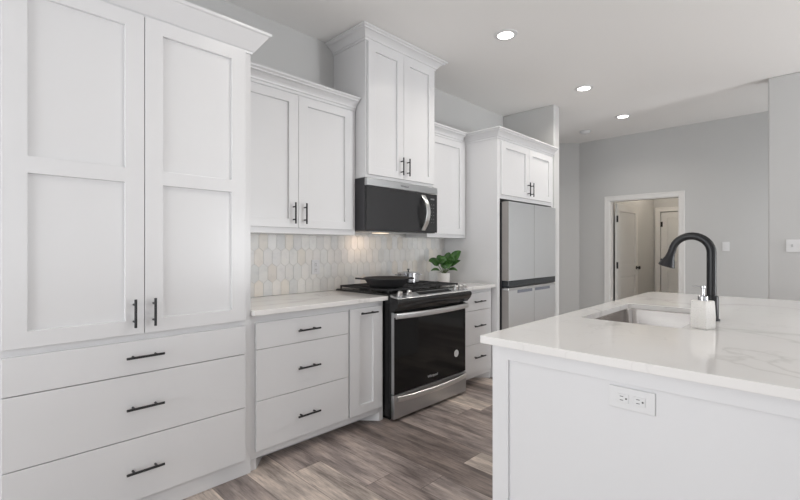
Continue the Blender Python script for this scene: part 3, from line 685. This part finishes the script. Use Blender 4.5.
t0 = thing('potted_plant', 'small broad-leaved green plant in a white pot on the short countertop', 'potted plant', (3.36, 2.66, 0.914))
ptx, pty = 3.36, 2.67
bm = bmesh.new(); lathe(bm, ptx, pty, [(0, 0.9145), (0.05, 0.9145), (0.053, 0.918), (0.058, 1.018), (0.054, 1.018), (0.052, 1.0), (0, 1.0)], 28); finish('pot', bm, POT, t0, smooth=True)
bm = bmesh.new(); lathe(bm, ptx, pty, [(0, 1.0005), (0.0515, 1.0005), (0.03, 1.006), (0, 1.007)], 20); finish('soil', bm, SOIL, t0, smooth=True)
# leaf tips given as offsets: along view-right (r), height, along view-depth (f)
Fv = Vector((math.cos(0.7736), math.sin(0.7736), 0)); Rv = Vector((math.sin(0.7736), -math.cos(0.7736), 0))
leaves = [(0.165, 0.225, -0.03, 0.046, 0.07), (0.06, 0.21, 0.03, 0.036, 0.07), (-0.155, 0.125, -0.03, 0.042, 0.09), (-0.07, 0.175, 0.02, 0.04, 0.08), (0.025, 0.055, -0.13, 0.06, 0.13), (-0.135, 0.03, -0.05, 0.016, 0.06), (0.165, 0.13, 0.0, 0.022, 0.06), (0.125, 0.03, -0.07, 0.018, 0.07), (-0.03, 0.145, -0.09, 0.045, 0.10), (0.09, 0.13, -0.09, 0.045, 0.11)]
for (r_, h_, f_, w_, st_) in leaves:
    b0 = Vector((ptx, pty, 1.006)) + Rv * r_ * 0.05; tip = Vector((ptx, pty, 1.01 + h_)) + Rv * r_ + Fv * f_
    ctrl = b0.lerp(tip, 0.5) + Vector((0, 0, st_))
    bz = lambda s: b0 * (1 - s) ** 2 + ctrl * 2 * s * (1 - s) + tip * s * s
    s0 = 0.33; bm = bmesh.new(); tube(bm, [bz(s0 * k / 5) for k in range(6)], 0.0028, 8); finish('stem', bm, STEM, t0, smooth=True)
    bm = bmesh.new(); N = 12; rows = []
    for k in range(N + 1):
        s = k / N; p = bz(s0 + (1 - s0) * s); tg = (bz(min(1, s0 + (1 - s0) * s + 0.02)) - bz(s0 + (1 - s0) * s - 0.02)).normalized()
        side = tg.cross(Vector((0, 0, 1)) * 0.5 - Fv * 0.7).normalized(); nn = side.cross(tg).normalized()
        w = w_ * (math.sin(PI * min(1, s ** 0.8)) ** 0.75 if 0 < s < 1 else 0.02)
        rows.append([bm.verts.new(p + side * w * u + nn * (abs(u) * w * 0.25)) for u in (-1, -0.5, 0, 0.5, 1)])
    for a, b in zip(rows, rows[1:]):
        for k in range(4): bm.faces.new((a[k], a[k + 1], b[k + 1], b[k]))
    lf = finish('leaf', bm, LEAF, t0, smooth=True); so = lf.modifiers.new('thick', 'SOLIDIFY'); so.thickness = 0.0012

# ------------------------------------------------------------------ ceiling lights
names = ['nearest and largest-looking of the three round recessed ceiling lights', 'middle one of the three round recessed ceiling lights', 'farthest of the three round recessed ceiling lights, nearest the smoke detector']
def make_light(x, y, lab):
    r = thing('recessed_light', lab, 'ceiling light', (x, y, CZ), 'recessed ceiling lights')
    bm = bmesh.new(); lathe(bm, x, y, [(0.062, CZ - 0.0005), (0.092, CZ - 0.0005), (0.09, CZ - 0.004), (0.066, CZ - 0.009), (0.062, CZ - 0.009)], 40)
    # close ring
    finish('trim_ring', bm, PLATE, r, smooth=True)
    bm = bmesh.new(); lathe(bm, x, y, [(0, CZ - 0.001), (0.0615, CZ - 0.001), (0.0615, CZ - 0.007), (0, CZ - 0.008)], 40); finish('diffuser', bm, LAMP, r, smooth=True)
    d = bpy.data.lights.new('lamp', 'AREA'); d.shape = 'DISK'; d.size = 0.12; d.energy = 4.5; d.color = (1, 0.94, 0.86); d.spread = math.radians(140)
    o = bpy.data.objects.new('lamp', d); C.objects.link(o); o.parent = r; o.location = (0, 0, -0.012)
    return r
for (x, y), lab in zip(((3.01, 1.775), (4.592, 1.777), (5.92, 1.80)), names): make_light(x, y, lab)
make_light(1.43, 1.35, 'added round recessed ceiling light in front of the tall pantry, out of view above')  # unseen extra light, added to brighten the base drawers
t0 = thing('smoke_detector', 'small round white smoke detector on the ceiling near the far corner', 'smoke detector', (6.3, 2.42, CZ))
bm = bmesh.new(); lathe(bm, 6.3, 2.42, [(0, CZ - 0.0005), (0.075, CZ - 0.0005), (0.075, CZ - 0.01), (0.062, CZ - 0.02), (0.058, CZ - 0.035), (0.02, CZ - 0.042), (0, CZ - 0.042)], 32); finish('housing', bm, PLATE, t0, smooth=True)
bm = bmesh.new(); lathe(bm, 6.3, 2.42, [(0.0, CZ - 0.0425), (0.014, CZ - 0.0425), (0.013, CZ - 0.045), (0, CZ - 0.045)], 16); finish('test_button', bm, PRINT, t0)
# unseen ceiling lamp, added to light the hall beyond the doorway
hl = thing('added_hall_lamp', 'added unseen ceiling lamp lighting the hall beyond the doorway', 'ceiling light', (8.4, 1.6, CZ))
bm = bmesh.new(); lathe(bm, 8.4, 1.6, [(0, CZ - 0.001), (0.14, CZ - 0.001), (0.14, CZ - 0.02), (0.09, CZ - 0.06), (0, CZ - 0.07)], 32); finish('lamp_shade', bm, LAMP, hl, smooth=True)
d = bpy.data.lights.new('added_hall_bulb', 'POINT'); d.energy = 16; d.color = (1, 0.88, 0.72); d.shadow_soft_size = 0.1
o = bpy.data.objects.new('added_hall_bulb', d); C.objects.link(o); o.parent = hl; o.location = (0, 0, -0.2)
